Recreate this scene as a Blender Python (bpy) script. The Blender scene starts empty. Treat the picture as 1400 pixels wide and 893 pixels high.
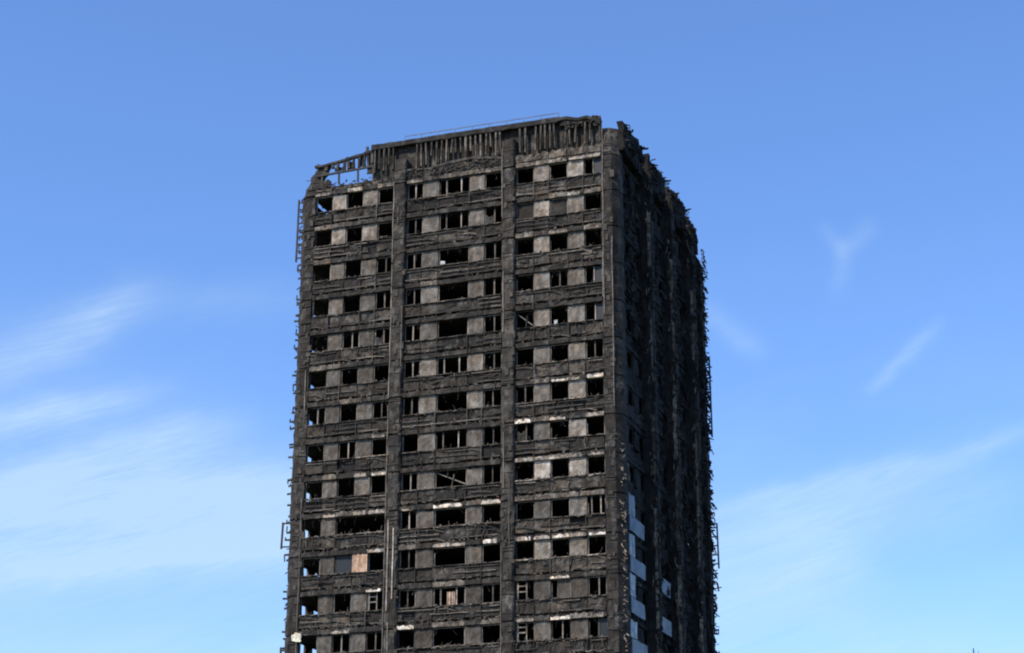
import bpy, bmesh, math, random
from math import radians, sin, cos, pi
from mathutils import Vector, Matrix

# ------------------------------------------------------------------ camera
sc = bpy.context.scene
COL = sc.collection
cam = bpy.data.cameras.new('camera'); cam_o = bpy.data.objects.new('camera', cam); COL.objects.link(cam_o)
PITCH, YAW, ROLL = radians(19.364), radians(19.903), radians(0.17)
cam_o.location = (53.171, -105.479, -49.579)
fw = Vector((-sin(YAW)*cos(PITCH), cos(YAW)*cos(PITCH), sin(PITCH)))
rt = Vector((cos(YAW), sin(YAW), 0)); up = rt.cross(fw)
rt2 = rt*cos(ROLL) + up*sin(ROLL); up2 = up*cos(ROLL) - rt*sin(ROLL)
cam_o.rotation_euler = Matrix((rt2, up2, -fw)).transposed().to_euler()
cam.sensor_width = 36.0; cam.lens = 2613.77/1400*36.0
cam.clip_start = 0.5; cam.clip_end = 9000
sc.camera = cam_o
sc.cycles.filter_width = 2.1      # lens softness of the picture

# ------------------------------------------------------------------ world: clear sky with thin cirrus
SUN_AZ, SUN_EL = radians(216), radians(44)
world = bpy.data.worlds.new('World'); sc.world = world; world.use_nodes = True
nt = world.node_tree; N = nt.nodes; L = nt.links
bg = N['Background']; bg.inputs[1].default_value = 0.15
sky = N.new('ShaderNodeTexSky'); sky.sky_type = 'NISHITA'; sky.sun_disc = False
sky.sun_elevation = SUN_EL; sky.sun_rotation = SUN_AZ
sky.air_density = 1.0; sky.dust_density = 0.35; sky.ozone_density = 2.5
def wm(op, a, b=None, c=None):
    n = N.new('ShaderNodeMath'); n.operation = op
    for i, v in enumerate((a, b, c)):
        if v is None: continue
        if isinstance(v, (int, float)): n.inputs[i].default_value = v
        else: L.new(v, n.inputs[i])
    return n.outputs[0]
tc = N.new('ShaderNodeTexCoord'); sep = N.new('ShaderNodeSeparateXYZ'); L.new(tc.outputs['Generated'], sep.inputs[0])
AZ = wm('ARCTAN2', sep.outputs[0], sep.outputs[1]); EL = wm('ARCSINE', sep.outputs[2])
cmb = N.new('ShaderNodeCombineXYZ'); L.new(AZ, cmb.inputs[0]); L.new(EL, cmb.inputs[1])
def wnoise(scale, sx, sy, rot, detail=5, rough=.55, dist=0.6):
    m = N.new('ShaderNodeMapping'); m.inputs['Rotation'].default_value = (0, 0, rot); m.inputs['Scale'].default_value = (sx, sy, 1)
    # rotate first, then stretch, so that the wisps run along the wind
    r = N.new('ShaderNodeMapping'); r.inputs['Rotation'].default_value = (0, 0, rot); L.new(cmb.outputs[0], r.inputs[0])
    m.inputs['Rotation'].default_value = (0, 0, 0); L.new(r.outputs[0], m.inputs[0])
    n = N.new('ShaderNodeTexNoise'); n.inputs['Scale'].default_value = scale; n.inputs['Detail'].default_value = detail
    n.inputs['Roughness'].default_value = rough; n.inputs['Distortion'].default_value = dist
    L.new(m.outputs[0], n.inputs['Vector']); return n.outputs['Fac']
wisp = wnoise(9, 1.0, 4.5, radians(-14)); fine = wnoise(40, 1.0, 5.0, radians(-20), 4)
soft = wnoise(4, 1.0, 2.5, radians(-12), 3)
warp = N.new('ShaderNodeTexNoise'); warp.inputs['Scale'].default_value = 14; warp.inputs['Detail'].default_value = 3; L.new(cmb.outputs[0], warp.inputs['Vector'])
EL2 = wm('ADD', EL, wm('MULTIPLY', wm('SUBTRACT', warp.outputs['Fac'], .5), .028))
fibre = wnoise(26, 1.0, 11.0, radians(-17), 6, .65, 1.2)
grain = wm('ADD', wm('ADD', wm('MULTIPLY', wisp, 0.8), wm('MULTIPLY', fine, 0.35)), wm('MULTIPLY', wm('SUBTRACT', fibre, .3), .9))
STREAKS = [ # az0, el0, az1, el1, half width, strength
 (-.640,.303,-.556,.3415,.0115,.30), (-.650,.277,-.5447,.2943,.0075,.34), (-.62,.247,-.500,.2815,.012,.34),
 (-.66,.229,-.43,.2555,.016,.45), (-.66,.196,-.45,.2270,.011,.46), (-.1740,.3850,-.1640,.3696,.0036,.09),
 (-.1459,.3817,-.1646,.3700,.0050,.12), (-.1630,.3730,-.1678,.349,.0052,.10), (-.1532,.3012,-.1166,.3271,.0038,.20),
 (-.27,.2335,-.060,.2785,.0050,.26), (-.26,.219,-.120,.2590,.010,.26), (-.24,.345,-.2109,.3200,.007,.16),
 (-.27,.198,-.165,.2120,.026,.42), (-.66,.207,-.44,.236,.036,.32), (-.68,.262,-.56,.292,.022,.20), (-.9,.150,.3,.150,.030,.34), (-.20,.226,-.09,.246,.020,.20), (-.62,.33,-.47,.352,.010,.12), (.05,.21,.35,.26,.012,.3), (-1.2,.23,-.8,.28,.02,.4)]
tot = None
for a0, e0, a1, e1, w, s in STREAKS:
    ln = math.hypot(a1-a0, e1-e0); dx, dy = (a1-a0)/ln, (e1-e0)/ln
    da = wm('SUBTRACT', AZ, (a0+a1)/2); de = wm('SUBTRACT', EL2, (e0+e1)/2)
    t = wm('ADD', wm('MULTIPLY', da, dx), wm('MULTIPLY', de, dy)); n_ = wm('SUBTRACT', wm('MULTIPLY', de, dx), wm('MULTIPLY', da, dy))
    q = wm('ADD', wm('POWER', wm('ABSOLUTE', wm('DIVIDE', t, ln*.55)), 4.0), wm('POWER', wm('ABSOLUTE', wm('DIVIDE', n_, w)), 2.0))
    g = wm('MULTIPLY', wm('EXPONENT', wm('MULTIPLY', q, -1.0)), s)
    tot = g if tot is None else wm('ADD', tot, g)
veil = wm('MULTIPLY', wm('MAXIMUM', wm('SUBTRACT', soft, .42), 0.0), .9)
veil = wm('MULTIPLY', veil, wm('SMOOTH_MIN', wm('MAXIMUM', wm('SUBTRACT', 1.0, wm('MULTIPLY', EL, 2.6)), 0.0), 1.0, .1))
mask = wm('MINIMUM', wm('ADD', wm('MULTIPLY', wm('MULTIPLY', tot, 1.25), grain), veil), .62)
tint = N.new('ShaderNodeMix'); tint.data_type = 'RGBA'; tint.blend_type = 'MULTIPLY'; tint.inputs[0].default_value = 1.0
L.new(sky.outputs[0], tint.inputs[6]); tint.inputs[7].default_value = (0.93, 1.17, 1.56, 1)
cm = N.new('ShaderNodeMix'); cm.data_type = 'RGBA'; L.new(mask, cm.inputs[0]); L.new(tint.outputs[2], cm.inputs[6]); cm.inputs[7].default_value = (4.3, 5.7, 6.9, 1)
L.new(cm.outputs[2], bg.inputs[0])
SKYTINT = tint

sun = bpy.data.lights.new('sun', 'SUN'); sun.energy = 5.0; sun.angle = radians(.5); sun.color = (1, .92, .80)
sun_o = bpy.data.objects.new('sun', sun); COL.objects.link(sun_o)
sd = Vector((sin(SUN_AZ)*cos(SUN_EL), cos(SUN_AZ)*cos(SUN_EL), sin(SUN_EL)))
sun_o.rotation_euler = sd.to_track_quat('Z', 'Y').to_euler(); sun_o.location = sd*200
vs = sc.view_settings; vs.view_transform = 'Standard'; vs.look = 'None'; vs.exposure = 0; vs.gamma = 1; vs.use_curve_mapping = False

# ------------------------------------------------------------------ materials
def surf_mat(name, rough=.9, bump=.35, soot=.6, scale=1.0, metal=0.0, streak=.35, ash=0.0, patch=0.0):
    """burnt surface: the object's own colour, mottled by soot at several sizes, streaked down the wall"""
    m = bpy.data.materials.new(name); m.use_nodes = True; t = m.node_tree; n = t.nodes; l = t.links
    b = n['Principled BSDF']; b.inputs['Roughness'].default_value = rough; b.inputs['Metallic'].default_value = metal
    b.inputs['Specular IOR Level'].default_value = .25
    geo = n.new('ShaderNodeNewGeometry'); oi = n.new('ShaderNodeObjectInfo')
    def noise(sc_, det, vec, ro=.6):
        x = n.new('ShaderNodeTexNoise'); x.inputs['Scale'].default_value = sc_; x.inputs['Detail'].default_value = det; x.inputs['Roughness'].default_value = ro
        l.new(vec, x.inputs['Vector']); return x.outputs['Fac']
    def ramp(f, lo, hi, a, b_):
        r = n.new('ShaderNodeMapRange'); r.inputs[1].default_value = lo; r.inputs[2].default_value = hi; r.inputs[3].default_value = a; r.inputs[4].default_value = b_
        l.new(f, r.inputs[0]); return r.outputs[0]
    def mul(a, b_):
        x = n.new('ShaderNodeMath'); x.operation = 'MULTIPLY'; l.new(a, x.inputs[0])
        if isinstance(b_, float): x.inputs[1].default_value = b_
        else: l.new(b_, x.inputs[1])
        return x.outputs[0]
    mp = n.new('ShaderNodeMapping'); mp.inputs['Scale'].default_value = (2.2, 2.2, .35); l.new(geo.outputs['Position'], mp.inputs[0])
    big = noise(.35*scale, 4, geo.outputs['Position']); mid = noise(1.6*scale, 6, geo.outputs['Position']); fin = noise(9*scale, 5, geo.outputs['Position'], .7)
    st = noise(1.3*scale, 5, mp.outputs[0])
    f = mul(ramp(mid, .33, .66, 1-soot, 1.25), ramp(big, .35, .65, .7, 1.2))
    f = mul(f, ramp(st, .35, .62, 1-streak, 1.12)); f = mul(f, ramp(fin, .3, .7, .62, 1.3))
    vm = n.new('ShaderNodeVectorMath'); vm.operation = 'SCALE'; l.new(oi.outputs['Color'], vm.inputs[0]); l.new(f, vm.inputs['Scale'])
    # rusty / ashy hue drift
    hue = n.new('ShaderNodeMix'); hue.data_type = 'RGBA'; hue.blend_type = 'MULTIPLY'; hue.inputs[0].default_value = .75
    cr = n.new('ShaderNodeValToRGB'); cr.color_ramp.elements[0].position = .36; cr.color_ramp.elements[0].color = (1.0, .86, .70, 1)
    cr.color_ramp.elements[1].position = .62; cr.color_ramp.elements[1].color = (.93, .98, 1.0, 1); l.new(noise(.8*scale, 4, geo.outputs['Position']), cr.inputs[0])
    l.new(vm.outputs[0], hue.inputs[6]); l.new(cr.outputs[0], hue.inputs[7]); am = n.new('ShaderNodeMix'); am.data_type = 'RGBA'; am.inputs[7].default_value = (.21, .195, .165, 1)
    am2 = mul(mul(ramp(noise(.9, 6, geo.outputs['Position'], .7), .53, .66, 0, 1), ramp(fin, .35, .6, .2, 1)), float(ash))
    l.new(am2, am.inputs[0]); l.new(hue.outputs[2], am.inputs[6])
    # soot patches with torn edges burnt over the surface
    sm = n.new('ShaderNodeMix'); sm.data_type = 'RGBA'; sm.inputs[7].default_value = (.022, .020, .018, 1)
    of = n.new('ShaderNodeVectorMath'); of.operation = 'ADD'; of.inputs[1].default_value = (31, 17, 6); l.new(geo.outputs['Position'], of.inputs[0])
    l.new(mul(ramp(noise(1.7, 8, of.outputs[0], .75), .47, .58, 0, 1), float(patch)), sm.inputs[0]); l.new(am.outputs[2], sm.inputs[6])
    l.new(sm.outputs[2], b.inputs['Base Color'])
    bp = n.new('ShaderNodeBump'); bp.inputs['Strength'].default_value = bump; bp.inputs['Distance'].default_value = .08
    hs = n.new('ShaderNodeMath'); hs.operation = 'ADD'; l.new(mul(fin, .5), hs.inputs[0]); l.new(mid, hs.inputs[1]); l.new(hs.outputs[0], bp.inputs['Height'])
    l.new(bp.outputs[0], b.inputs['Normal'])
    return m
M_CHAR = surf_mat('charred_concrete', soot=.68, bump=.45, ash=.75, patch=.8)
M_SHADE = surf_mat('shade_tinted_concrete', soot=.6, bump=.6, ash=.10, patch=.6, streak=.7)  # shaded side's char, with shade painted in by darker, cooler object colours
M_PANEL = surf_mat('scorched_panel', soot=.42, bump=.3, streak=.35, scale=1.1, ash=.15, patch=.35)
M_PALE = surf_mat('spalled_concrete', soot=.45, bump=.5, scale=1.6, patch=.75)
M_METAL = surf_mat('burnt_metal', rough=.6, soot=.4, bump=.2, metal=.15, scale=2)
M_CLAD = surf_mat('aluminium_cladding', rough=.42, soot=.5, bump=.08, metal=.1, streak=.55, patch=.55)
M_CLOTH = surf_mat('scorched_cloth', soot=.3, bump=.3, scale=2.5)
def plain(name, col, rough, metal=0):
    m = bpy.data.materials.new(name); m.use_nodes = True; b = m.node_tree.nodes['Principled BSDF']
    b.inputs['Base Color'].default_value = (*col, 1); b.inputs['Roughness'].default_value = rough; b.inputs['Metallic'].default_value = metal; return m
M_GLASS = plain('sooty_glass', (.010, .014, .016), .5)
M_GLASS.node_tree.nodes['Principled BSDF'].inputs['Specular IOR Level'].default_value = .3
M_GROUND = bpy.data.materials.new('worn_ground'); M_GROUND.use_nodes = True
_t = M_GROUND.node_tree; _g = _t.nodes.new('ShaderNodeNewGeometry'); _n = _t.nodes.new('ShaderNodeTexNoise'); _n.inputs['Scale'].default_value = .05; _n.inputs['Detail'].default_value = 8
_t.links.new(_g.outputs['Position'], _n.inputs['Vector']); _r = _t.nodes.new('ShaderNodeValToRGB')
_r.color_ramp.elements[0].color = (.04, .06, .025, 1); _r.color_ramp.elements[1].color = (.12, .11, .09, 1); _r.color_ramp.elements[0].position = .42; _r.color_ramp.elements[1].position = .58
_t.links.new(_n.outputs['Fac'], _r.inputs[0]); _t.links.new(_r.outputs[0], _t.nodes['Principled BSDF'].inputs['Base Color']); _t.nodes['Principled BSDF'].inputs['Roughness'].default_value = .95

# ------------------------------------------------------------------ geometry helpers
R = random.Random(7)
W, D, H = 22.0, 21.9, 2.4355
NROW = 15                       # storeys built piece by piece; the rest below them is out of view
GROUND = -51.3
def P(face, u, o, z):           # u along the face, o outwards from it
    if face == 'front': return (u, -o, z)
    if face == 'right': return (W+o, u, z)
    if face == 'left': return (-o, u, z)
    return (u, D+o, z)
class MB:
    def __init__(s): s.v = []; s.f = []
    def box8(s, pts):
        b = len(s.v); s.v += pts
        s.f += [(b, b+1, b+2, b+3), (b+7, b+6, b+5, b+4), (b, b+4, b+5, b+1), (b+1, b+5, b+6, b+2), (b+2, b+6, b+7, b+3), (b+3, b+7, b+4, b)]
    def box(s, face, u0, u1, o0, o1, z0, z1, j=0.0):
        q = [(u0, o0, z0), (u1, o0, z0), (u1, o0, z1), (u0, o0, z1), (u0, o1, z0), (u1, o1, z0), (u1, o1, z1), (u0, o1, z1)]
        s.box8([P(face, a+R.uniform(-j, j), b+R.uniform(-j, j)*.5, c+R.uniform(-j, j)) for a, b, c in q])
    def bar(s, a, b, w, h=None):
        a = Vector(a); b = Vector(b); d = (b-a)
        if d.length < 1e-4: return
        d.normalize(); n = d.cross(Vector((0, 0, 1)))
        if n.length < .1: n = d.cross(Vector((0, 1, 0)))
        n.normalize(); m = d.cross(n); h = h or w
        s.box8([tuple(c+n*x*w/2+m*y*h/2) for c in (a, b) for x, y in ((-1, -1), (1, -1), (1, 1), (-1, 1))])
    def prism(s, poly, z0, z1, top=None):
        b = len(s.v); k = len(poly); top = top or poly
        s.v += [(x, y, z0) for x, y in poly] + [(x, y, z1) for x, y in top]
        s.f.append(tuple(range(b, b+k))); s.f.append(tuple(range(b+2*k-1, b+k-1, -1)))
        for i in range(k): s.f.append((b+i, b+(i+1) % k, b+k+(i+1) % k, b+k+i))
    def plate(s, face, u0, u1, o, th, z0, z1, nu=4, nz=3, r=.02, e=.02, bite=0.0, warp=0.0):
        """rough slab: front grid with uneven surface and ragged edges, real thickness"""
        b = len(s.v); ph = R.uniform(0, 6.3)
        bt = [R.uniform(0, bite) if R.random() < .6 else 0 for _ in range(nu+1)]
        for i in range(nu+1):
            for k in range(nz+1):
                eu = e if i in (0, nu) else e*1.5; ez = e if k in (0, nz) else e
                u = u0+(u1-u0)*i/nu + (R.uniform(-eu, eu) if 0 < i < nu else R.uniform(-e, e)*.6)
                z = z0+(z1-z0)*k/nz + R.uniform(-ez, ez) - (bt[i] if k == nz else 0)
                s.v.append(P(face, u, o+R.uniform(-r, r)+warp*sin(ph+2.2*i/nu+k), z))
        g = lambda i, k: b+i*(nz+1)+k
        for i in range(nu):
            for k in range(nz): s.f.append((g(i, k), g(i+1, k), g(i+1, k+1), g(i, k+1)))
        ring = [g(i, 0) for i in range(nu+1)] + [g(nu, k) for k in range(1, nz+1)] + [g(i, nz) for i in range(nu-1, -1, -1)] + [g(0, k) for k in range(nz-1, 0, -1)]
        c = len(s.v); n = {'front': (0, 1, 0), 'right': (-1, 0, 0), 'left': (1, 0, 0), 'back': (0, -1, 0)}[face]
        for q in ring:
            x, y, z = s.v[q]; s.v.append((x+n[0]*th, y+n[1]*th, z+n[2]*th))
        m = len(ring)
        for i in range(m): s.f.append((ring[(i+1) % m], ring[i], c+i, c+(i+1) % m))
        s.f.append(tuple(c+i for i in range(m)))
    def strip(s, p, d, n, w, seg=3, th=.02, curl=.5):
        """crumpled strip of sheet hanging or sticking out from p along d"""
        a = Vector(p); d = Vector(d); L_ = d.length/seg
        for i in range(seg):
            q = a + (d.normalized()+Vector([R.uniform(-curl, curl) for _ in range(3)])*.8).normalized()*L_
            s.bar(a, q, w*(1-.18*i), th); a = q
def link(name, mb, mat, parent=None, col=(.06, .055, .05), recalc=True, kind=None):
    me = bpy.data.meshes.new(name); me.from_pydata(mb.v, [], mb.f)
    if recalc:
        bm = bmesh.new(); bm.from_mesh(me); bmesh.ops.recalc_face_normals(bm, faces=bm.faces); bm.to_mesh(me); bm.free()
    me.materials.append(mat); o = bpy.data.objects.new(name, me); COL.objects.link(o)
    o.parent = parent; o.color = (*col, 1)
    if kind: o['kind'] = kind
    return o
def c3(v, warm=0.0, vary=.18):
    k = v*(1+R.uniform(-vary, vary)); warm += .17; return (k*(1+warm), k, k*(1-warm))

# ------------------------------------------------------------------ ground
g = MB(); g.v = [(-6000, -6000, GROUND), (6000, -6000, GROUND), (6000, 6000, GROUND), (-6000, 6000, GROUND)]; g.f = [(0, 1, 2, 3)]
o = link('ground', g, M_GROUND, None, recalc=False); o['kind'] = 'structure'

# ------------------------------------------------------------------ the tower
tower = bpy.data.objects.new('apartment_tower', None); COL.objects.link(tower); tower.location = (0, 0, 0)
tower['label'] = 'burnt out blackened concrete apartment tower with rows of empty windows against the blue sky'
tower['category'] = 'tower block'
T = tower
CHAR, DARK, INF, PALE, WHITE = .062, .03, .17, .42, .70

# column plan shapes --------------------------------------------------------
FC = [(6.79, 7.66), (14.32, 15.19)]                     # front piers
RC = [(5.75, 6.5), (11.15, 11.9), (16.5, 17.25)]        # side piers
EDGE = 1.09                                             # corner pier reach along each face
CH = .42
def corner_poly(sx, sy, e=EDGE, c=CH, inset=0.0):
    x = [c, e, e, .45, 0, 0]; y = [0, 0, .42, e, e, c]
    pts = [(c+inset, inset), (e, inset), (e, .40), (.40, e), (inset, e), (inset, c+inset)]
    out = []
    for a, b in pts: out.append((a if sx < 0 else W-a, b if sy < 0 else D-b))
    return out
def pier_poly(face, a, b):
    # proud of the wall, narrow splayed flank on the sun side
    if face == 'front': return [(a, .30), (a+.0, -.04), (a+.13, -.15), (b-.1, -.15), (b, -.05), (b, .30)]
    if face == 'right': return [(W-.4, a), (W+.36, a), (W+.48, a+.12), (W+.48, b-.12), (W+.36, b), (W-.4, b)]
    if face == 'left': return [(.3, a), (-.3, a), (-.3, b), (.3, b)]
    return [(a, D-.3), (a, D+.3), (b, D+.3), (b, D-.3)]
def rough_prism(poly, z0, z1, j, nz=3, lean=None):
    m = MB(); k = len(poly)
    for i in range(nz+1):
        t = i/nz
        for x, y in poly:
            lx, ly = (lean[0]*t**1.25, lean[1]*t**1.25) if lean else (0, 0)
            m.v.append((x+R.uniform(-j, j)+lx, y+R.uniform(-j, j)+ly, z0+(z1-z0)*t))
    for i in range(nz):
        for q in range(k): m.f.append((i*k+q, i*k+(q+1) % k, (i+1)*k+(q+1) % k, (i+1)*k+q))
    m.f.append(tuple(range(k))); m.f.append(tuple(nz*k+i for i in range(k-1, -1, -1)))
    return m
for r in range(-1, NROW):
    zt = 3.05 if r == -1 else -H*r+.62+0.0
    zb = -H*(r+1)+.62
    if r == -1: zb = .62
    for sx in (-1, 1):
        for sy in (-1, 1):
            lean = None
            zt2 = zt
            if r == -1:
                lean = (-sx*(.75 if sx < 0 else (.22 if sy < 0 else .9)), -sy*(.35 if sy < 0 else .9)); zt2 = 2.95 if sx < 0 else (2.62 if sy < 0 else 2.0)
            m = rough_prism(corner_poly(sx, sy), zb+.05, zt2-(.04 if r >= 0 else 0), .04, 6, lean)
            v = (.045 if sx < 0 else .048) if sy < 0 else .045
            if r == -1 and sx > 0 and sy < 0: v = .16
            link('column', m, M_CHAR, T, c3(v, .04))
            # joint recessed between the lifts
            if r >= 0:
                q = MB(); q.prism(corner_poly(sx, sy, EDGE-.05, CH+.02, .05), zb-.05, zb+.06)
                link('column_joint', q, M_CHAR, T, c3(.02))
    if r >= 0:
        for a, b in FC:
            q = MB(); q.prism([(a+.02, .2), (a+.02, -.0), (b-.02, -.0), (b-.02, .2)], zb-.06, zb+.06); link('column_joint', q, M_CHAR, T, c3(.018))
    for a, b in FC:
        zt2 = (2.35 if a < 10 else 2.55) if r == -1 else zt
        link('column', rough_prism(pier_poly('front', a, b), zb+.05, zt2-(.05 if r >= 0 else 0), .04, 6), M_CHAR, T, c3(.062, .04, .3))
    for i, (a, b) in enumerate(RC):
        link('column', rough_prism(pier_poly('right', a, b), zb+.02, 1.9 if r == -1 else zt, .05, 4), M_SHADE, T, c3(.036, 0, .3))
    for face in ('left', 'back'):
        for a, b in (FC if face == 'back' else RC):
            m = MB(); m.prism(pier_poly(face, a, b), zb+.02, zt if r >= 0 else 2.3); link('column', m, M_CHAR, T, c3(.045))

# floor slabs, inner walls --------------------------------------------------
for r in range(-1, NROW+1):
    z = -H*r-1.62 if r >= 0 else 1.28
    m = MB(); m.box('front', .25, W-.25, -(D-.25), -.25, z-.2, z)
    link('floor_slab', m, M_CHAR, T, c3(.035))
zlo, zhi = -H*NROW-.5, 1.05
for nm, (x0, x1, y0, y1) in {'a': (.35, W-.35, 4.7, 4.9), 'b': (7.15, 7.3, .35, 4.7), 'c': (14.7, 14.85, .35, 4.7), 'd': (5.2, 5.4, 4.9, D-.35), 'e': (16.6, 16.8, 4.9, D-.35), 'f': (5.4, 16.6, 16.9, 17.1)}.items():
    m = MB(); m.box('front', x0, x1, -y1, -y0, zlo, zhi); link('inner_wall', m, M_CHAR, T, c3(.022))

# front storeys -------------------------------------------------------------
SLOT = {'L': [1.11, 2.35, 3.32, 4.55, 5.58, 6.77], 'M': [7.68, 8.80, 9.92, 12.03, 13.05, 14.30], 'R': [15.21, 16.42, 17.43, 18.66, 19.72, 20.90]}
WIN = {  # per storey from the top: contents of the three openings of each bay
 'L': ['ooo', 'ooo', 'oom', 'oom', 'omh', 'ooo', 'mom', 'omo', 'ooo', 'oWW', 'ogo', 'oox', 'omm', 'omo', 'oom'],
 'M': ['mdo', 'mdh', 'mom', 'mom', 'mom', 'mdm', 'mom', 'odm', 'mbm', 'moo', 'moo', 'mdm', 'ooo', 'mom', 'mdo'],
 'R': ['oom', 'kko', 'ooo', 'omm', 'bom', 'oom', 'moo', 'hoo', 'ooo', 'ood', 'ooo', 'xpm', 'xmm', 'oom', 'moo']}
LINT = {  # brightness of the lintel over each of the five slots (1 dark .. 4 white)
 'L': ['31312', '22111', '21111', '11111', '11111', '22111', '11211', '11113', '12134', '13233', '11113', '11114', '11311', '11111', '11211'],
 'M': ['31222', '11111', '11111', '12111', '11111', '11111', '11111', '11111', '11111', '31424', '21314', '11211', '41212', '11111', '12111'],
 'R': ['22343', '11232', '21312', '11111', '11111', '11111', '12434', '42413', '33333', '22222', '43434', '11411', '31423', '11211', '12111']}
INFV = {  # tone of the two infill panels of each bay
 'L': [(.26,.17),(.25,.20),(.14,.15),(.14,.15),(.11,.10),(.10,.10),(.11,.12),(.10,.09),(.12,.12),(.12,.0),(.07,.11),(.09,.10),(.09,.10),(.1,.1),(.1,.1)],
 'M': [(.12,.17),(.19,.16),(.10,.15),(.17,.18),(.14,.13),(.19,.20),(.16,.18),(.15,.17),(.16,.12),(.10,.12),(.09,.11),(.07,.07),(.07,.09),(.1,.1),(.1,.1)],
 'R': [(.27,.25),(.28,.24),(.22,.17),(.18,.17),(.19,.20),(.18,.20),(.18,.24),(.13,.24),(.38,.42),(.14,.18),(.24,.24),(.10,.10),(.11,.11),(.1,.1),(.1,.1)]}
LV = {1: (.055, M_CHAR), 2: (.20, M_PALE), 3: (.38, M_PALE), 4: (.70, M_PALE)}

def frame_bits(m, face, u0, u1, zb, zt, o=-.16, w=.055):
    m.box(face, u0, u1, o-w, o, zb, zb+w, .006); m.box(face, u0, u1, o-w, o, zt-w, zt, .006)
    m.box(face, u0, u0+w, o-w, o, zb+w, zt-w, .006); m.box(face, u1-w, u1, o-w, o, zb+w, zt-w, .006)
def window(kind, u0, u1, zc, tone):
    zb, zt = zc-.60, zc+.56
    wn = None
    m = MB(); o = -.16; w = .06
    # surviving frame: a ragged selection of its four sides
    m.box('front', u0+.01, u0+.01+w, o-w, o, zb, zt-(R.uniform(0, .5) if R.random() < .3 else 0), .012)
    m.box('front', u1-.01-w, u1-.01, o-w, o, zb, zt, .012)
    m.box('front', u0+.07, u1-.07, o-w, o, zb, zb+w, .012)
    if R.random() < .6: m.box('front', u0+.07, u1-.07, o-w, o, zt-w, zt, .012)
    wn = link('window_frame', m, M_METAL, T, c3(.06 if tone < .3 else .2))
    def mull(u, v=.16, z0=zb+.06, z1=zt-.06, ww=.07):
        q = MB(); q.box('front', u-ww/2, u+ww/2, o-.05, o+.02, z0, z1, .012); link('mullion', q, M_METAL, wn, c3(v))
    def trans(z, a, b, v=.14):
        q = MB(); q.box('front', a, b, o-.05, o+.01, z-.03, z+.03, .012); link('transom', q, M_METAL, wn, c3(v))
    def pane(a, b, z0=zb+.06, z1=zt-.06):
        q = MB(); q.box('front', a, b, o-.04, o-.025, z0, z1); link('pane', q, M_GLASS, wn)
    W_ = u1-u0
    if kind in 'mx':
        u = u0+W_*R.uniform(.5, .58); mull(u, R.choice((.10, .16, .30)))
        if R.random() < .18: pane(u+.05, u1-.08)
        if kind == 'x': trans(zc-.05, u0+.08, u-.05, .25); trans(zc+.28, u0+.08, u-.05, .2); mull(u0+.14, .25)
    elif kind == 'd': mull(u0+W_*.24, .16); mull(u0+W_*.72, .40)
    elif kind == 'h':
        mull(u0+W_*.55, .12); q = MB(); q.plate('front', u0+.1, u0+W_*.5, o+.03, .03, zb+.05, zb+.75, 3, 3, .03, .04, .35); link('board', q, M_PANEL, wn, c3(.06))
    elif kind == 'k':
        q = MB(); q.plate('front', u0+.08, u1-.06, o-.03, .03, zb+.06, zt-.08, 4, 4, .02, .02, .1); link('board', q, M_PANEL, wn, c3(.035, .06))
    elif kind == 'p':
        mull(u0+W_*.35, .1); q = MB(); q.plate('front', u0+W_*.4, u1-.05, o, .04, zb+.05, zt-.08, 3, 3, .01, .01); link('board', q, M_PANEL, wn, c3(.11))
    elif kind == 'g': pane(u0+.08, u1-.08)
    elif kind == 'b':
        q = MB(); q.bar(P('front', u0+.1, o-.1, zt-.15), P('front', u1-.1, o, zb+.15), .06); q.bar(P('front', u0+W_*.5, o-.1, zb), P('front', u0+W_*.62, o+.1, zc+.2), .05)
        link('bent_mullion', q, M_METAL, wn, c3(.16))
    return wn

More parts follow.
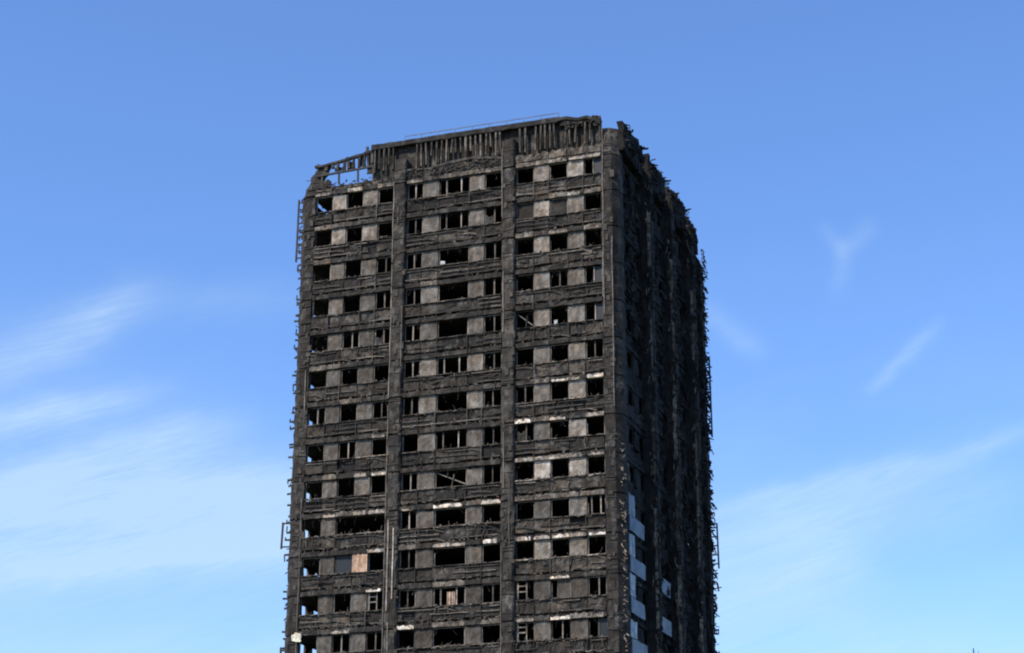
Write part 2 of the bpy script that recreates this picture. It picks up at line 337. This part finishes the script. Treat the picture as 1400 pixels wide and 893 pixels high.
for r in range(NROW):
    zc = -H*r
    for bay in 'LMR':
        s = SLOT[bay]; win = WIN[bay][r]; lint = LINT[bay][r]; pv = INFV[bay][r]
        wide = 'W' in win; tone = R.uniform(.68, 1.35)
        for i in range(5):
            u0, u1 = s[i], s[i+1]
            # lintel: slab edge above the opening
            v, mt = LV[int(lint[i])]
            m = MB()
            big = int(lint[i]) > 2
            m.plate('front', u0+.012, u1-.012, .04+R.uniform(-.02, .03), .28, zc+.57+(.02 if big else 0), zc+.89, 7, 2, .016, .02, .08)
            link('lintel', m, M_CHAR if not int(lint[i]) == 2 else mt, T, c3(.06 if big else v, .04))
            if big:      # spalled pale edge where the concrete broke away
                m = MB(); sag = R.uniform(-.03, .03)
                m.plate('front', u0+.012+R.choice((0, 0, .15)), u1-.012-R.choice((0, 0, .2)), .075, .2, zc+.555, zc+R.uniform(.72, .82), 8, 1, .012, .010, .10)
                link('spalled_edge', m, mt, T, c3(v*1.15, .02))
            # spandrel
            top = zc-.645; bot = zc-1.42
            m = MB()
            bite = .30 if R.random() < .14 else (.08 if R.random() < .5 else 0.02)
            m.plate('front', u0+.022, u1-.022, -.03+R.uniform(-.04, .03), .16, bot+R.uniform(-.03, .06), top, 7, 4, .020, .028, bite, .02 if R.random() < .3 else 0)
            if R.random() < .055:      # panel burnt away but for a torn corner
                m = MB(); m.plate('front', u0+.03, u0+(u1-u0)*R.uniform(.25, .6), -.02, .12, bot, bot+R.uniform(.25, .5), 4, 2, .02, .05, .3)
            link('spandrel_panel', m, M_CHAR, T, c3(tone*R.choice((.035, .045, .07, .105))*{'M': .75 if 6 <= r <= 9 else 1}.get(bay, 1)*(1.25 if bay == 'R' and r in (7, 8, 10) else 1), .06))
        # horizontal cladding rails, bent and broken
        for zr, pr in ((-.78, .55), (-1.08, .35), (-1.36, .7)):
            x = s[0]+.05
            while x < s[5]-.3:
                ln = R.uniform(.9, 3.2); x1 = min(x+ln, s[5]-.05)
                if R.random() < pr:
                    m = MB(); n = max(2, int((x1-x)/.5)); zz = [zc+zr+R.uniform(-.02, .02) for _ in range(n+1)]
                    if R.random() < .25: zz[-1] -= R.uniform(.05, .25)
                    for q in range(n): m.bar(P('front', x+(x1-x)*q/n, .045, zz[q]), P('front', x+(x1-x)*(q+1)/n, .045, zz[q+1]), .045, .05)
                    link('cladding_rail', m, M_METAL, T, c3(R.choice((.03, .05, .09, .16))))
                x = x1+R.uniform(.02, .5)
        # dark void behind the joint between spandrel and lintel below
        m = MB(); m.box('front', s[0], s[5], -.30, -.205, zc-1.62, zc-.66); link('backing', m, M_CHAR, T, c3(.018))
        # infill panels (slots 2 and 4)
        for i, v in ((1, pv[0]), (3, pv[1])):
            if v == 0: continue
            m = MB(); m.plate('front', s[i]+.01, s[i+1]-.01, -.085, .14, zc-.625, zc+.555, 5, 5, .015, .026, .12 if R.random() < .4 else 0)
            link('infill_panel', m, M_PANEL, T, c3(v*1.15, .01, .2))
        # sills
        for i in range(5):
            pale_draw = R.random()  # random draw, sets some sills to a paler tone
            m = MB(); m.plate('front', s[i]+.03, s[i+1]-.03, .075+R.uniform(-.02, .03), .21, zc-.642, zc-.60, 6, 1, .025, .012)
            v = R.choice((.09, .13, .2))
            if (bay == 'R' and r in (6, 7, 8, 10)) or (bay == 'L' and r in (7, 9) and i > 2): v = R.choice((.12, .3, .5))
            elif pale_draw < .15: v = .2
            link('sill', m, M_PALE, T, c3(v, .04))
        if wide:
            window('o', s[2], s[5], zc, .1); window(win[0], s[0], s[1], zc, .1)
        else:
            for i, k in zip((0, 2, 4), win): window(k, s[i], s[i+1], zc, R.random())

# hanging scraps and rails over the front ----------------------------------
for bay in 'LMR':
    s = SLOT[bay]
    for r in range(NROW):
        zc = -H*r; m = MB()
        n = {('L', 4): 30, ('M', 0): 46, ('R', 4): 34, ('R', 6): 34, ('M', 6): 36, ('M', 5): 30, ('R', 2): 34, ('R', 3): 26, ('M', 9): 26, ('L', 9): 34, ('L', 10): 22, ('R', 8): 34, ('R', 10): 30, ('L', 11): 26, ('M', 11): 30, ('M', 12): 40, ('R', 12): 34}.get((bay, r), 15)
        for _ in range(n):
            u = R.uniform(s[0]+.1, s[5]-.2); z = zc-R.choice((.64, .7, 1.0, 1.35, 1.45))+R.uniform(-.06, .06)
            t = R.random(); ln = R.uniform(.15, .75)
            d = (ln*R.choice((-1, 1)), -R.uniform(-.05, .12), R.uniform(-.25, .12)*ln) if t < .6 else (R.uniform(-.12, .12), -R.uniform(0, .15), -ln*.8)
            m.strip(P('front', u, R.uniform(.0, .07), z), d, None, R.uniform(.02, .07), 3, R.uniform(.015, .035), .35)
        for _ in range(int(n*.7)):   # bent leftovers in the openings
            u = R.uniform(s[0]+.2, s[5]-.3); ln = R.uniform(.1, .55)
            if R.random() < .5: m.strip(P('front', u, -R.uniform(.15, .4), zc+.58), (R.uniform(-.25, .25), 0, -ln), None, R.uniform(.02, .06), 3, .02, .5)
            else: m.strip(P('front', u, -R.uniform(.1, .4), zc-.6), (R.uniform(-.3, .3), 0, ln*.8), None, R.uniform(.02, .06), 3, .02, .5)
        for _ in range(int(n*.6)):   # rubble on the ledges
            u = R.uniform(s[0]+.1, s[5]-.1); h = R.uniform(.03, .13); w = R.uniform(.04, .14)
            z = zc-R.choice((.60, 1.545)); m.box('front', u, u+w, -.06, .02, z, z+h, .025)
        link('debris', m, M_METAL, T, c3(R.choice((.05, .08, .11)), .03), kind='stuff')
        m = MB()
        for _ in range(n//4 if r < 8 else n):   # pale flakes that catch the light
            u = R.uniform(s[0]+.1, s[5]-.2); z = zc-R.choice((.62, .68, 1.38, 1.46)); ln = R.uniform(.1, .4)
            m.strip(P('front', u, .05, z), (ln, -.03, R.uniform(-.1, .1)), None, R.uniform(.02, .05), 2, .02, .3)
        link('pale_flakes', m, M_PALE, T, c3(.34, .03), kind='stuff')
for a, b, o in [(a, b, .14) for a, b in FC]+[(.35, 1.08, .0), (20.92, 21.6, .0)]:
    m = MB()
    for _ in range(150):
        z = R.uniform(-35, 2); u = R.uniform(a, b-.1); k = R.random()
        if k < .45: m.box('front', u, u+R.uniform(.06, .3), o-.02, o+R.uniform(.02, .07), z, z+R.uniform(.04, .5), .03)
        elif k < .75: m.strip(P('front', u, o, z), (R.uniform(-.08, .08), 0, -R.uniform(.3, 1.3)), None, R.uniform(.02, .05), 4, .03, .12)
        else: m.bar(P('front', a+.02, o+.03, z), P('front', b-.02, o+.03, z+R.uniform(-.06, .06)), .04)
    link('debris', m, M_METAL, T, c3(.05, .03), kind='stuff')
# slim cladding rails on piers and bay edges
def rail(u, z0, z1, v, o=.17, w=.05, face='front'):
    m = MB(); n = max(1, int((z1-z0)/1.2)); pts = [P(face, u+R.uniform(-.02, .02), o+R.uniform(-.01, .02), z0+(z1-z0)*i/n) for i in range(n+1)]
    for a, b in zip(pts, pts[1:]): m.bar(a, b, w)
    link('upright_rail', m, M_METAL, T, c3(v))
for u, z0, z1, v, o in ((6.80, -14, .5, .26, .12), (6.78, -33, -14.5, .16, .12), (7.36, -26.8, -22.4, .5, .18), (7.0, -27.5, -21.9, .35, .17), (7.12, -31.5, -28.2, .3, .18),
                        (7.6, -12, -8, .12, .2), (14.45, -10.5, -6.5, .22, .18), (14.52, -20.5, -17, .18, .18), (14.35, -2.8, 2.0, .14, .2), (14.4, -31, -24, .14, .17), (14.9, -24, -20, .12, .18),
                        (21.0, -10, 2.5, .16, .02), (20.95, -8.9, -6, .22, .03), (1.0, -33, -20, .13, .03), (.9, -15, -11.5, .2, .03), (21.55, -16, -5, .16, .04)):
    rail(u, z0, z1, v, o)
for bay in 'LMR':                                       # verticals crossing the spandrels
    for i in (1, 2, 3, 4):
        for r in range(NROW):
            if R.random() < .42: rail(SLOT[bay][i]+R.uniform(-.03, .03), -H*r-1.75, -H*r-.55, R.choice((.02, .03, .05, .1)), .05, .045)
# ragged remnants along the right-hand corner pier
m = MB()
for _ in range(110):
    z = -H*R.uniform(7.5, 14.5); u = W-.03-R.uniform(0, .25); m.strip(P('front', u, -.2-R.random()*.2, z), (R.uniform(.02, .22), -R.uniform(0, .1), R.uniform(-.3, .2)), None, R.uniform(.03, .09), 2, .03, .5)
link('pale_flakes', m, M_PALE, T, c3(.36, .06), kind='stuff')

# side wall in the shade ----------------------------------------------------
RB = [(EDGE, 5.75), (6.5, 11.15), (11.9, 16.5), (17.25, D-EDGE)]
for r in range(NROW):
    zc = -H*r
    for bi, (a, b) in enumerate(RB):
        clad = r >= (9, 10, 12, 99)[bi]; white = r >= (9, 10, 12, 99)[bi]
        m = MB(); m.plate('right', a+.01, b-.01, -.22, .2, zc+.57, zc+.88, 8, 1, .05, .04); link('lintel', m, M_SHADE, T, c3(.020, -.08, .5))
        m = MB()
        if clad:
            m.plate('right', a-.2 if bi == 0 else a, b-(1.8, 1.5, 1.6, 1)[bi]+R.uniform(-.2, .2), .12, .12, zc-1.52, zc-.56, 5, 2, .02, .025, .08)
            k = R.uniform(.75, 1.1); q = link('spandrel_panel', m, M_CLAD, T, (.13*k, .16*k, .215*k)); q['label'] = 'surviving blue grey cladding panel streaked with soot'
        else:
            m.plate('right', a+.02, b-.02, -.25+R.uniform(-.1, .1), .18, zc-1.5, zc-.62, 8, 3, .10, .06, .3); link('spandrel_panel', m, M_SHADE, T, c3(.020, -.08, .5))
        w1 = a+(b-a)*.27; w2 = a+(b-a)*.52; w3 = a+(b-a)*.78
        m = MB()
        if white:
            m.plate('right', a-.1 if bi == 0 else a, w1-R.uniform(0, .3), .05, .1, zc-.50, zc+.84-R.choice((0, 0, .3)), 4, 3, .02, .03, .12)
            k = R.uniform(.6, 1.15); q = link('infill_panel', m, M_CLAD, T, (.43*k, .45*k, .47*k)); q['label'] = 'surviving off-white cladding panel'
        else:
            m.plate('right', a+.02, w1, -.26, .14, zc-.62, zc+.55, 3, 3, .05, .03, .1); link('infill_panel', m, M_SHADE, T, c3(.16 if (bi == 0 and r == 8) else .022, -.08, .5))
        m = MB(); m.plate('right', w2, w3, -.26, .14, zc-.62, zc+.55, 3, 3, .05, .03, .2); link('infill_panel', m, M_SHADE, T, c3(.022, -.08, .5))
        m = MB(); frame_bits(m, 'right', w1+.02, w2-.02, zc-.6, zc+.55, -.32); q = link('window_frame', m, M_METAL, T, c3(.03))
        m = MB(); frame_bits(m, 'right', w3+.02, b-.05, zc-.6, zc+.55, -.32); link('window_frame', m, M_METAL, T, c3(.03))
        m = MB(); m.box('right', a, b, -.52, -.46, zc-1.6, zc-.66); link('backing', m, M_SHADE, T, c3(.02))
for bi, (a, b) in enumerate(RB):                        # torn sheets and insulation hanging over the storeys
    for lo, hi in ((-34, -24), (-24, -12), (-12, 0)):
        if bi == 0 and lo < -20: continue
        m = MB()
        for _ in range(46):
            u = R.uniform(a+.1, b-.1); z = R.uniform(lo, hi)
            m.strip(P('right', u, -.1, z), (R.uniform(0, .25), R.uniform(-.3, .3), -R.uniform(.3, 1.9)), None, R.uniform(.08, .45), 4, .04, .3)
        link('torn_lining', m, M_SHADE, T, c3(.035, -.05, .5), kind='stuff')
# ragged burnt stuff clinging to the side piers
for i, (a, b) in enumerate(RC+[(D-1.0, D-.1)]):
    for lo, hi, n in ((-34, -22, 90), (-22, -10, 90), (-10, 2.2, 110)):
        m = MB()
        for _ in range(n):
            z = R.uniform(lo, hi); u = R.uniform(a-.12, b+.1)
            m.strip(P('right', u, .40 if i < 3 else .0, z), (R.uniform(.05, .28), R.uniform(-.25, .25), -R.uniform(-.1, .6)), None, R.uniform(.05, .22), 3, .035, .5)
        link('debris', m, M_SHADE, T, c3(.035), kind='stuff')
# pale strips painting sunlight onto the front flanks of the side piers
for a, segs in ((5.75, ((-33, -29, .30), (-28.5, -25.0, .38), (-24.8, -21, .18), (-19, -15, .16), (-12, -8, .15), (-5, -1.2, .24))), (11.15, ((-33.5, -23.5, .34), (-22.5, -17, .14), (-16.5, -11.5, .34), (-9, -2.5, .24))), (16.5, ((-33, -26, .36), (-24, -13.5, .20), (-8, -3, .2)))):
    for z0, z1, v in segs:
        m = MB(); w = .14; m.plate('front', W+.20+R.uniform(0,.12), W+.44, -(a-.035), .04, z0, z1, 1, 14, .02, .04); link('sunlit_flank_strip', m, M_PALE, T, c3(v, .08, .05))

m = MB()
for a, _b in RC:
    for _ in range(60):
        z = R.uniform(-33, 1); m.strip(P('right', a-.03-R.uniform(0, .06), R.uniform(.1, .42), z), (R.uniform(-.1, .12), -R.uniform(0, .05), -R.uniform(.1, .6)), None, R.uniform(.04, .12), 3, .03, .35)
link('pale_flakes', m, M_PALE, T, c3(.28, .04), kind='stuff')

# silhouette stubs and rail ladders at the corners ---------------------------
def stubs(face_x, y, sgn, lens):
    for r in range(NROW):
        for dz in (.62, -.62, -1.5, -.05):
            if R.random() < (.12 if sgn < 0 else .4): continue
            ln = R.uniform(*lens); m = MB(); z = -H*r+dz+R.uniform(-.1, .1); x = face_x
            m.bar((x-sgn*.1, y+R.uniform(-.1, .1), z), (x+sgn*ln, y, z+R.uniform(-.05, .05)), .07, .12)
            if R.random() < .4: m.bar((x+sgn*ln, y, z), (x+sgn*(ln-.03), y, z+R.uniform(-.5, .5)), .06)
            link('cladding_bracket', m, M_METAL, T, c3(.03))
stubs(0, .5, -1, (.16, .36)); stubs(W, D-.6, 1, (.08, .36))
def ladder(x, y, sgn, z0, z1, off, n):
    m = MB(); m.bar((x+sgn*off, y, z0), (x+sgn*off*.9, y, z1), .10)
    m2 = link('rail_ladder', m, M_METAL, T, c3(.035))
    for i in range(n):
        z = z0+(z1-z0)*(i+.5)/n if n > 2 else (z0+.1, z1-.1)[i]
        q = MB(); q.bar((x-sgn*.05, y, z), (x+sgn*off, y, z+.02), .08); link('rung', q, M_METAL, m2, c3(.03))
ladder(0, .45, -1, -3.7, .75, .38, 9); ladder(0, .45, -1, -23.0, -21.3, .55, 2); ladder(0, .45, -1, -31, -29.2, .3, 4)
ladder(W, D-.5, 1, -12.2, -6.2, .28, 11); ladder(W, D-.5, 1, -21.6, -18.4, .45, 5)
m = MB()
for s_ in range(60):     # frayed edge down both outlines
    z = R.uniform(-33, 1.5); m.strip((.0, .5, z), (-R.uniform(.05, .28), 0, R.uniform(-.25, .2)), None, .07, 2, .05, .5)
    if s_ % 2: z = R.uniform(-33, -1.0); m.strip((W, D-.6, z), (R.uniform(.05, .2), 0, R.uniform(-.7, .1)), None, .16, 2, .08, .2)
m.strip((W, D-.6, -23.0), (.62, 0, .1), None, .1, 3, .06, .3); m.strip((W+.3, D-.6, -22.6), (.2, 0, -.6), None, .14, 3, .06, .4)
link('debris', m, M_METAL, T, c3(.03), kind='stuff')

# left and rear walls ---------------------------------------------------------
for face, bays, ext in (('left', RB, D), ('back', [(EDGE, 6.79), (7.66, 14.32), (15.19, W-EDGE)], W)):
    for r in range(NROW):
        zc = -H*r
        for bi, (a, b) in enumerate(bays):
            m = MB(); m.plate(face, a+.01, b-.01, .0, .2, zc+.57, zc+.88, 5, 1, .03, .03); link('lintel', m, M_CHAR, T, c3(.04))
            m = MB(); m.plate(face, a+.02, b-.02, 0, .2, zc-1.5, zc-.68, 6, 2, .04, .03, .06); link('spandrel_wall', m, M_CHAR, T, c3(.05))
            # the first opening from the corner stays clear, so daylight shows through the corner flat
            x0 = 2.95 if (face == 'left' and bi == 0) else a+.9; x1 = x0+1.0
            m = MB()
            while x1 < b-.2:
                m.plate(face, x0, x1, -.05, .14, zc-.66, zc+.56, 2, 2, .01, .01); x0 += 2.1; x1 = x0+1.05
            if m.v: link('infill_wall', m, M_PANEL, T, c3(.10))

# crown ---------------------------------------------------------------------
def crown_beam(face, a, b, z0, z1, o=.0, th=.3, j=.03, v=.06, nu=14, bite=.0, name='rim_beam'):
    m = MB(); m.plate(face, a, b, o, th, z0, z1, nu, 1, j, j, bite); return link(name, m, M_CHAR, T, c3(v))
# band over the top windows
for bay in 'LMR':
    s = SLOT[bay]
    for i in range(5):
        v = {'L': .16, 'M': .06, 'R': .15}[bay]; zt = {'L': 1.15+.1*(i > 2), 'M': 1.42, 'R': 1.42}[bay]
        m = MB(); m.plate('front', s[i]+.02, s[i+1]-.02, .05, .3, .90, zt, 5, 2, .04, .04, .15); link('crown_panel', m, M_PALE if v > .1 else M_CHAR, T, c3(v, .05, .3))
# backing wall behind the slats in the middle and right bays
for a, b, z1 in ((5.15, 14.32, 3.66), (14.325, 18.3, 3.66), (18.305, 20.85, 3.3)):
    m = MB(); m.plate('front', a, b, -.34, .12, 1.3, z1, 12, 4, .03, .02, .05); link('crown_wall', m, M_CHAR, T, c3(.045, .08))
# top rim: two pieces with the step at the left bay
crown_beam('front', 5.05, 18.2, 3.38, 3.72, .06, .42, .022, .04, 30, 0)
crown_beam('front', 18.2, 20.9, 3.02, 3.38, .02, .4, .07, .04, 10, .25)
m = MB()
pts = [(18.0, 3.60), (18.6, 3.66), (19.4, 3.42), (20.0, 3.50), (20.6, 3.22), (20.95, 3.02)]
for (x0, z0), (x1, z1) in zip(pts, pts[1:]): m.bar((x0, .0, z0-.12), (x1, .02, z1-.12), .26, .2)
link('rim_beam', m, M_CHAR, T, c3(.03))
# sloping broken rim of the left bay
m = MB(); zs = [(.95, 2.86), (1.6, 2.84), (2.3, 2.95), (2.9, 3.02), (3.5, 3.12), (4.1, 3.22), (4.6, 3.26), (5.1, 3.4)]
for (x0, z0), (x1, z1) in zip(zs, zs[1:]):
    m.bar((x0, .08, z0-.08), (x1+.02, .08, z1-.08), .24, .16); m.bar((x0+R.uniform(0, .3), .1, z0-.05), (x0+R.uniform(.1, .5), .1, z0+R.uniform(.02, .16)), .09)
link('rim_beam', m, M_CHAR, T, c3(.03))
m = MB(); m.bar((4.72, .1, 3.1), (4.70, .12, 3.72), .16, .12); m.bar((4.74, .1, 3.1), (4.72, .1, 3.45), .26, .14); link('bent_post', m, M_METAL, T, c3(.03))
def slat(u, z0, z1, v=.13, w=.10, o=.0, dep=.18, lean=0.0):
    m = MB(); k = len(m.v); m.box('front', u-w/2, u+w/2, o-dep, o, z0, z1, .012)
    for q in (2, 3, 6, 7): x, y, z = m.v[q]; m.v[q] = (x+lean, y, z)
    link('crown_slat', m, M_CHAR, T, c3(v, .03))
u = 15.5
while u < 20.9:
    if not (18.0 < u < 18.5) and R.random() < .88: slat(u, 1.62+R.uniform(-.05, .25 if u > 18.4 else .05), 3.36 if u < 18.2 else 3.1, R.choice((.10, .14, .18)), lean=R.uniform(-.09, .09))
    u += .335
u = 7.95
while u < 14.2:
    zb = 1.62 if u < 10.4 else (2.25 if u < 11.6 else 1.65)
    if R.random() < .85: slat(u, zb+R.uniform(-.06, .16)+(.6 if R.random() < .15 else 0), 3.36, R.choice((.08, .12, .19)), lean=R.uniform(-.09, .09))
    u += .345
slat(11.72, 1.4, 3.36, .26, .14)
for u in (5.3, 5.62, 5.95, 6.3, 6.62): slat(u, 1.7+R.uniform(0, .5), 3.36, R.choice((.07, .12)))
for u in (1.75, 2.25, 2.62, 3.1, 3.4, 3.8, 4.15, 4.5, 4.85, 5.1):
    slat(u, R.uniform(2.15, 2.5), 2.72+.12*(u-1), R.choice((.05, .1, .15)), .11+R.uniform(0, .1), .0, .14, R.uniform(-.08, .08))
# remains of slat panels and rail across the open left bay
m = MB()
for a, b, z0, z1 in ((1.1, 1.9, 1.95, 2.8), (2.35, 3.0, 2.28, 2.6), (3.25, 3.75, 2.3, 2.9), (4.0, 4.6, 2.35, 3.1), (4.75, 5.3, 1.75, 3.3)): m.plate('front', a, b, -.12, .06, z0, z1, 4, 3, .03, .07, .2)
link('crown_panel', m, M_CHAR, T, c3(.06))
m = MB(); m.bar((1.1, .06, 2.08), (5.2, .06, 2.22), .12, .12); link('crown_rail', m, M_METAL, T, c3(.035))
for u in (2.72, 4.1, 5.2, 1.5): m = MB(); m.bar((u, .08, 1.3), (u-.02, .08, 2.2), .11); link('crown_post', m, M_METAL, T, c3(.035))
m = MB(); m.plate('front', 1.1, 2.1, -.02, .2, 1.15, 1.75, 5, 2, .04, .06, .4); link('crown_panel', m, M_CHAR, T, c3(.07))
# sagging beam and rubble over the middle bay
m = MB()
for x0, z0, x1, z1 in ((7.7, 1.50, 9.2, 1.38), (9.2, 1.38, 10.6, 1.62), (10.6, 1.62, 12.2, 1.72), (12.2, 1.72, 14.3, 1.40)): m.bar((x0, -.05, z0), (x1, -.05, z1), .10, .14)
link('sagging_beam', m, M_PALE, T, c3(.13))
m = MB()
for _ in range(90):
    u = R.uniform(7.7, 14.2); m.strip(P('front', u, .08, 1.5-R.uniform(0, .5)), (R.uniform(-.4, .4), -.05, R.uniform(-.3, .1)), None, R.uniform(.03, .12), 3, .04, .5)
for _ in range(60):
    u = R.uniform(1.1, 6.7); m.strip(P('front', u, .08, 1.35-R.uniform(0, .3)), (R.uniform(-.3, .3), -.05, R.uniform(-.2, .15)), None, R.uniform(.03, .1), 3, .04, .5)
for _ in range(40):
    u = R.uniform(18.5, 21.0); m.strip(P('front', u, .02, R.uniform(2.7, 3.3)), (R.uniform(-.3, .3), -.05, R.uniform(-.2, .2)), None, R.uniform(.05, .12), 3, .05, .5)
link('debris', m, M_METAL, T, c3(.05), kind='stuff')
# crown of the shaded side: four ragged plates with gaps at the piers
m = MB(); m.plate('right', .5, D-2.2, -.12, .3, 1.1, 2.1, 30, 3, .08, .06, .2); link('crown_wall', m, M_SHADE, T, c3(.022))
for (a, b) in ((.42, 4.7), (5.9, 10.2), (11.4, 15.6), (16.9, 19.4)):
    m = MB(); m.plate('right', a, b, .30 if b < 19 else .12, .4, .95, 3.02 if b < 19 else 2.85, 14, 4, .13, .07, .12); link('crown_plate', m, M_SHADE, T, c3(.018))
    m = MB()
    for _ in range(70):
        u = R.uniform(a-.1, b+.1); z = R.uniform(.9, 2.95 if b < 19 else 2.6); m.strip(P('right', u, .3 if b < 19 else .05, z), (R.uniform(0, .4 if b < 19 else .15), R.uniform(-.3, .3), R.uniform(-.3, .25)), None, R.uniform(.05, .22), 3, .05, .6)
    if b < 19: m.strip(P('right', b-.2, .3, 2.75), (.4, .25, .12), None, .25, 3, .08, .3)
    link('debris', m, M_METAL, T, c3(.03), kind='stuff')
for a, b in ((4.7, 5.9), (10.2, 11.4), (15.6, 16.9)):
    m = MB(); m.plate('right', a, b, -.1, .3, 1.15, 2.1, 4, 3, .08, .06, .2); link('crown_plate', m, M_SHADE, T, c3(.02))
for face, e in (('left', D), ('back', W)):
    crown_beam(face, 1.6, e-1.2, 2.7, 3.0, 0, .3, .04, .05, 20, .1)
    k = 1.4
    m = MB()
    while k < e-1.2: m.box(face, k, k+.1, -.2, 0, 1.2, 2.75, .02); k += .9
    link('rear_slats', m, M_CHAR, T, c3(.07), kind='stuff')
# plant room roof behind the parapet (its height keeps it below the rim from the street)
m = MB(); m.box('front', 7, 15.5, -16, -8, 1.3, 3.9, .02); link('plant_room', m, M_CHAR, T, c3(.12))
# roof guard rail
m = MB(); m.bar((7.3, .35, 4.18), (18.0, .35, 4.18), .04); gr = link('guard_rail', m, M_METAL, T, (.16, .17, .19))
for i in range(10):
    u = 7.3+i*1.19; q = MB(); q.bar((u, .35, 3.1), (u, .35, 4.16), .025); link('guard_post', q, M_METAL, gr, (.12, .12, .13))

# storeys below the frame ------------------------------------------------------
m = MB(); zt = -H*NROW+.62
for sx in (-1, 1):
    for sy in (-1, 1): m.prism(corner_poly(sx, sy), GROUND, zt)
for face, cs in (('front', FC), ('back', FC), ('right', RC), ('left', RC)):
    for a, b in cs: m.prism(pier_poly(face, a, b), GROUND, zt)
z = zt-.02
while z > GROUND+4:
    for face, e in (('front', W), ('back', W), ('right', D), ('left', D)): m.box(face, EDGE+.005, e-EDGE-.005, -.22, -.03, z-1.25, z-.02)
    z -= H
m.box('front', 1.0, W-1.0, -(D-1.0), -1.0, GROUND, zt-.5)
link('lower_storeys', m, M_CHAR, T, c3(.06), kind='stuff')

# ------------------------------------------------------------------ things left in the openings
def tagged(name, mb, mat, col, label, cat):
    o = link(name, mb, mat, None, col); o['label'] = label; o['category'] = cat; return o
def cloth(u0, u1, z0, z1, o=-.12, folds=5, amp=.03, rag=.05):
    m = MB(); n = folds*4; k = 6; 
    for side in (0, 1):
        for i in range(n+1):
            for q in range(k+1):
                m.v.append(P('front', u0+(u1-u0)*i/n, o-side*.015+amp*sin(i/n*folds*2*pi), z0+(z1-z0)*q/k+(R.uniform(-rag, rag) if q == 0 else 0)))
    b = (n+1)*(k+1)
    g = lambda s, i, q: s*b+i*(k+1)+q
    for i in range(n):
        for q in range(k): m.f += [(g(0, i, q), g(0, i+1, q), g(0, i+1, q+1), g(0, i, q+1)), (g(1, i, q+1), g(1, i+1, q+1), g(1, i+1, q), g(1, i, q))]
    for i in range(n):
        for q in (0, k): m.f.append((g(0, i, q), g(1, i, q), g(1, i+1, q), g(0, i+1, q)))
    for q in range(k):
        for i in (0, n): m.f.append((g(0, i, q), g(0, i, q+1), g(1, i, q+1), g(1, i, q)))
    return m
tagged('curtain', cloth(4.56, 5.56, -24.95, -23.82, -.03, 3, .02, .02), M_CLOTH, (.62, .40, .27), 'peach coloured hanging cloth filling a window gap in the left bay', 'curtain')
tagged('curtain', cloth(10.85, 11.35, -27.4, -26.55, -.10, 3, .04, .08), M_CLOTH, (.55, .38, .28), 'small torn beige cloth hanging in a middle bay window opening', 'curtain')
m = MB(); m.plate('front', 10.1, 10.42, .0, .12, -5.46, -5.18, 3, 3, .03, .05)
tagged('bundle', m, M_CLOTH, (.6, .58, .55), 'small pale bundle on the sill of a wide middle window near the top', 'bundle')
m = MB(); m.plate('front', .72, 1.35, .12, .08, -29.0, -28.45, 4, 3, .05, .09, .3)
tagged('scrap_sheet', m, M_CLOTH, (.75, .70, .55), 'crumpled cream scrap caught on the lower left corner of the tower', 'scrap')
m = MB(); m.plate('front', 17.75, 17.95, .02, .1, -10.32, -10.05, 3, 3, .03, .03)
tagged('rag', m, M_CLOTH, (.6, .6, .58), 'tiny white rag on a right bay sill beside a broken mullion window', 'rag')

# ------------------------------------------------------------------ mast whose tip shows at the lower right
az, dist = -.1099, 95.0
mx, my = cam_o.location.x+sin(az)*dist, cam_o.location.y+cos(az)*dist
top = cam_o.location.z+dist*math.tan(.1672)
mast = bpy.data.objects.new('mast', None); COL.objects.link(mast); mast.location = (mx, my, GROUND)
mast['label'] = 'slender dark mast whose pointed tip just shows above the lower right picture edge'; mast['category'] = 'mast'
hh = top-GROUND
def cone(r0, r1, z0, z1, x=0, n=10):
    m = MB()
    a = [(x+r0*cos(2*pi*i/n), r0*sin(2*pi*i/n)) for i in range(n)]; b = [(x+r1*cos(2*pi*i/n), r1*sin(2*pi*i/n)) for i in range(n)]
    m.prism(a, z0, z1, b); return m
link('base', cone(.4, .35, 0, .5), M_METAL, mast, (.1, .1, .1)); link('pole', cone(.16, .07, .5, hh-.9), M_METAL, mast, (.06, .08, .09)); link('tip', cone(.06, .025, hh-.9, hh), M_METAL, mast, (.06, .08, .09))
link('aerial', cone(.02, .012, hh-1.4, hh-.12, .22), M_METAL, mast, (.3, .32, .34))
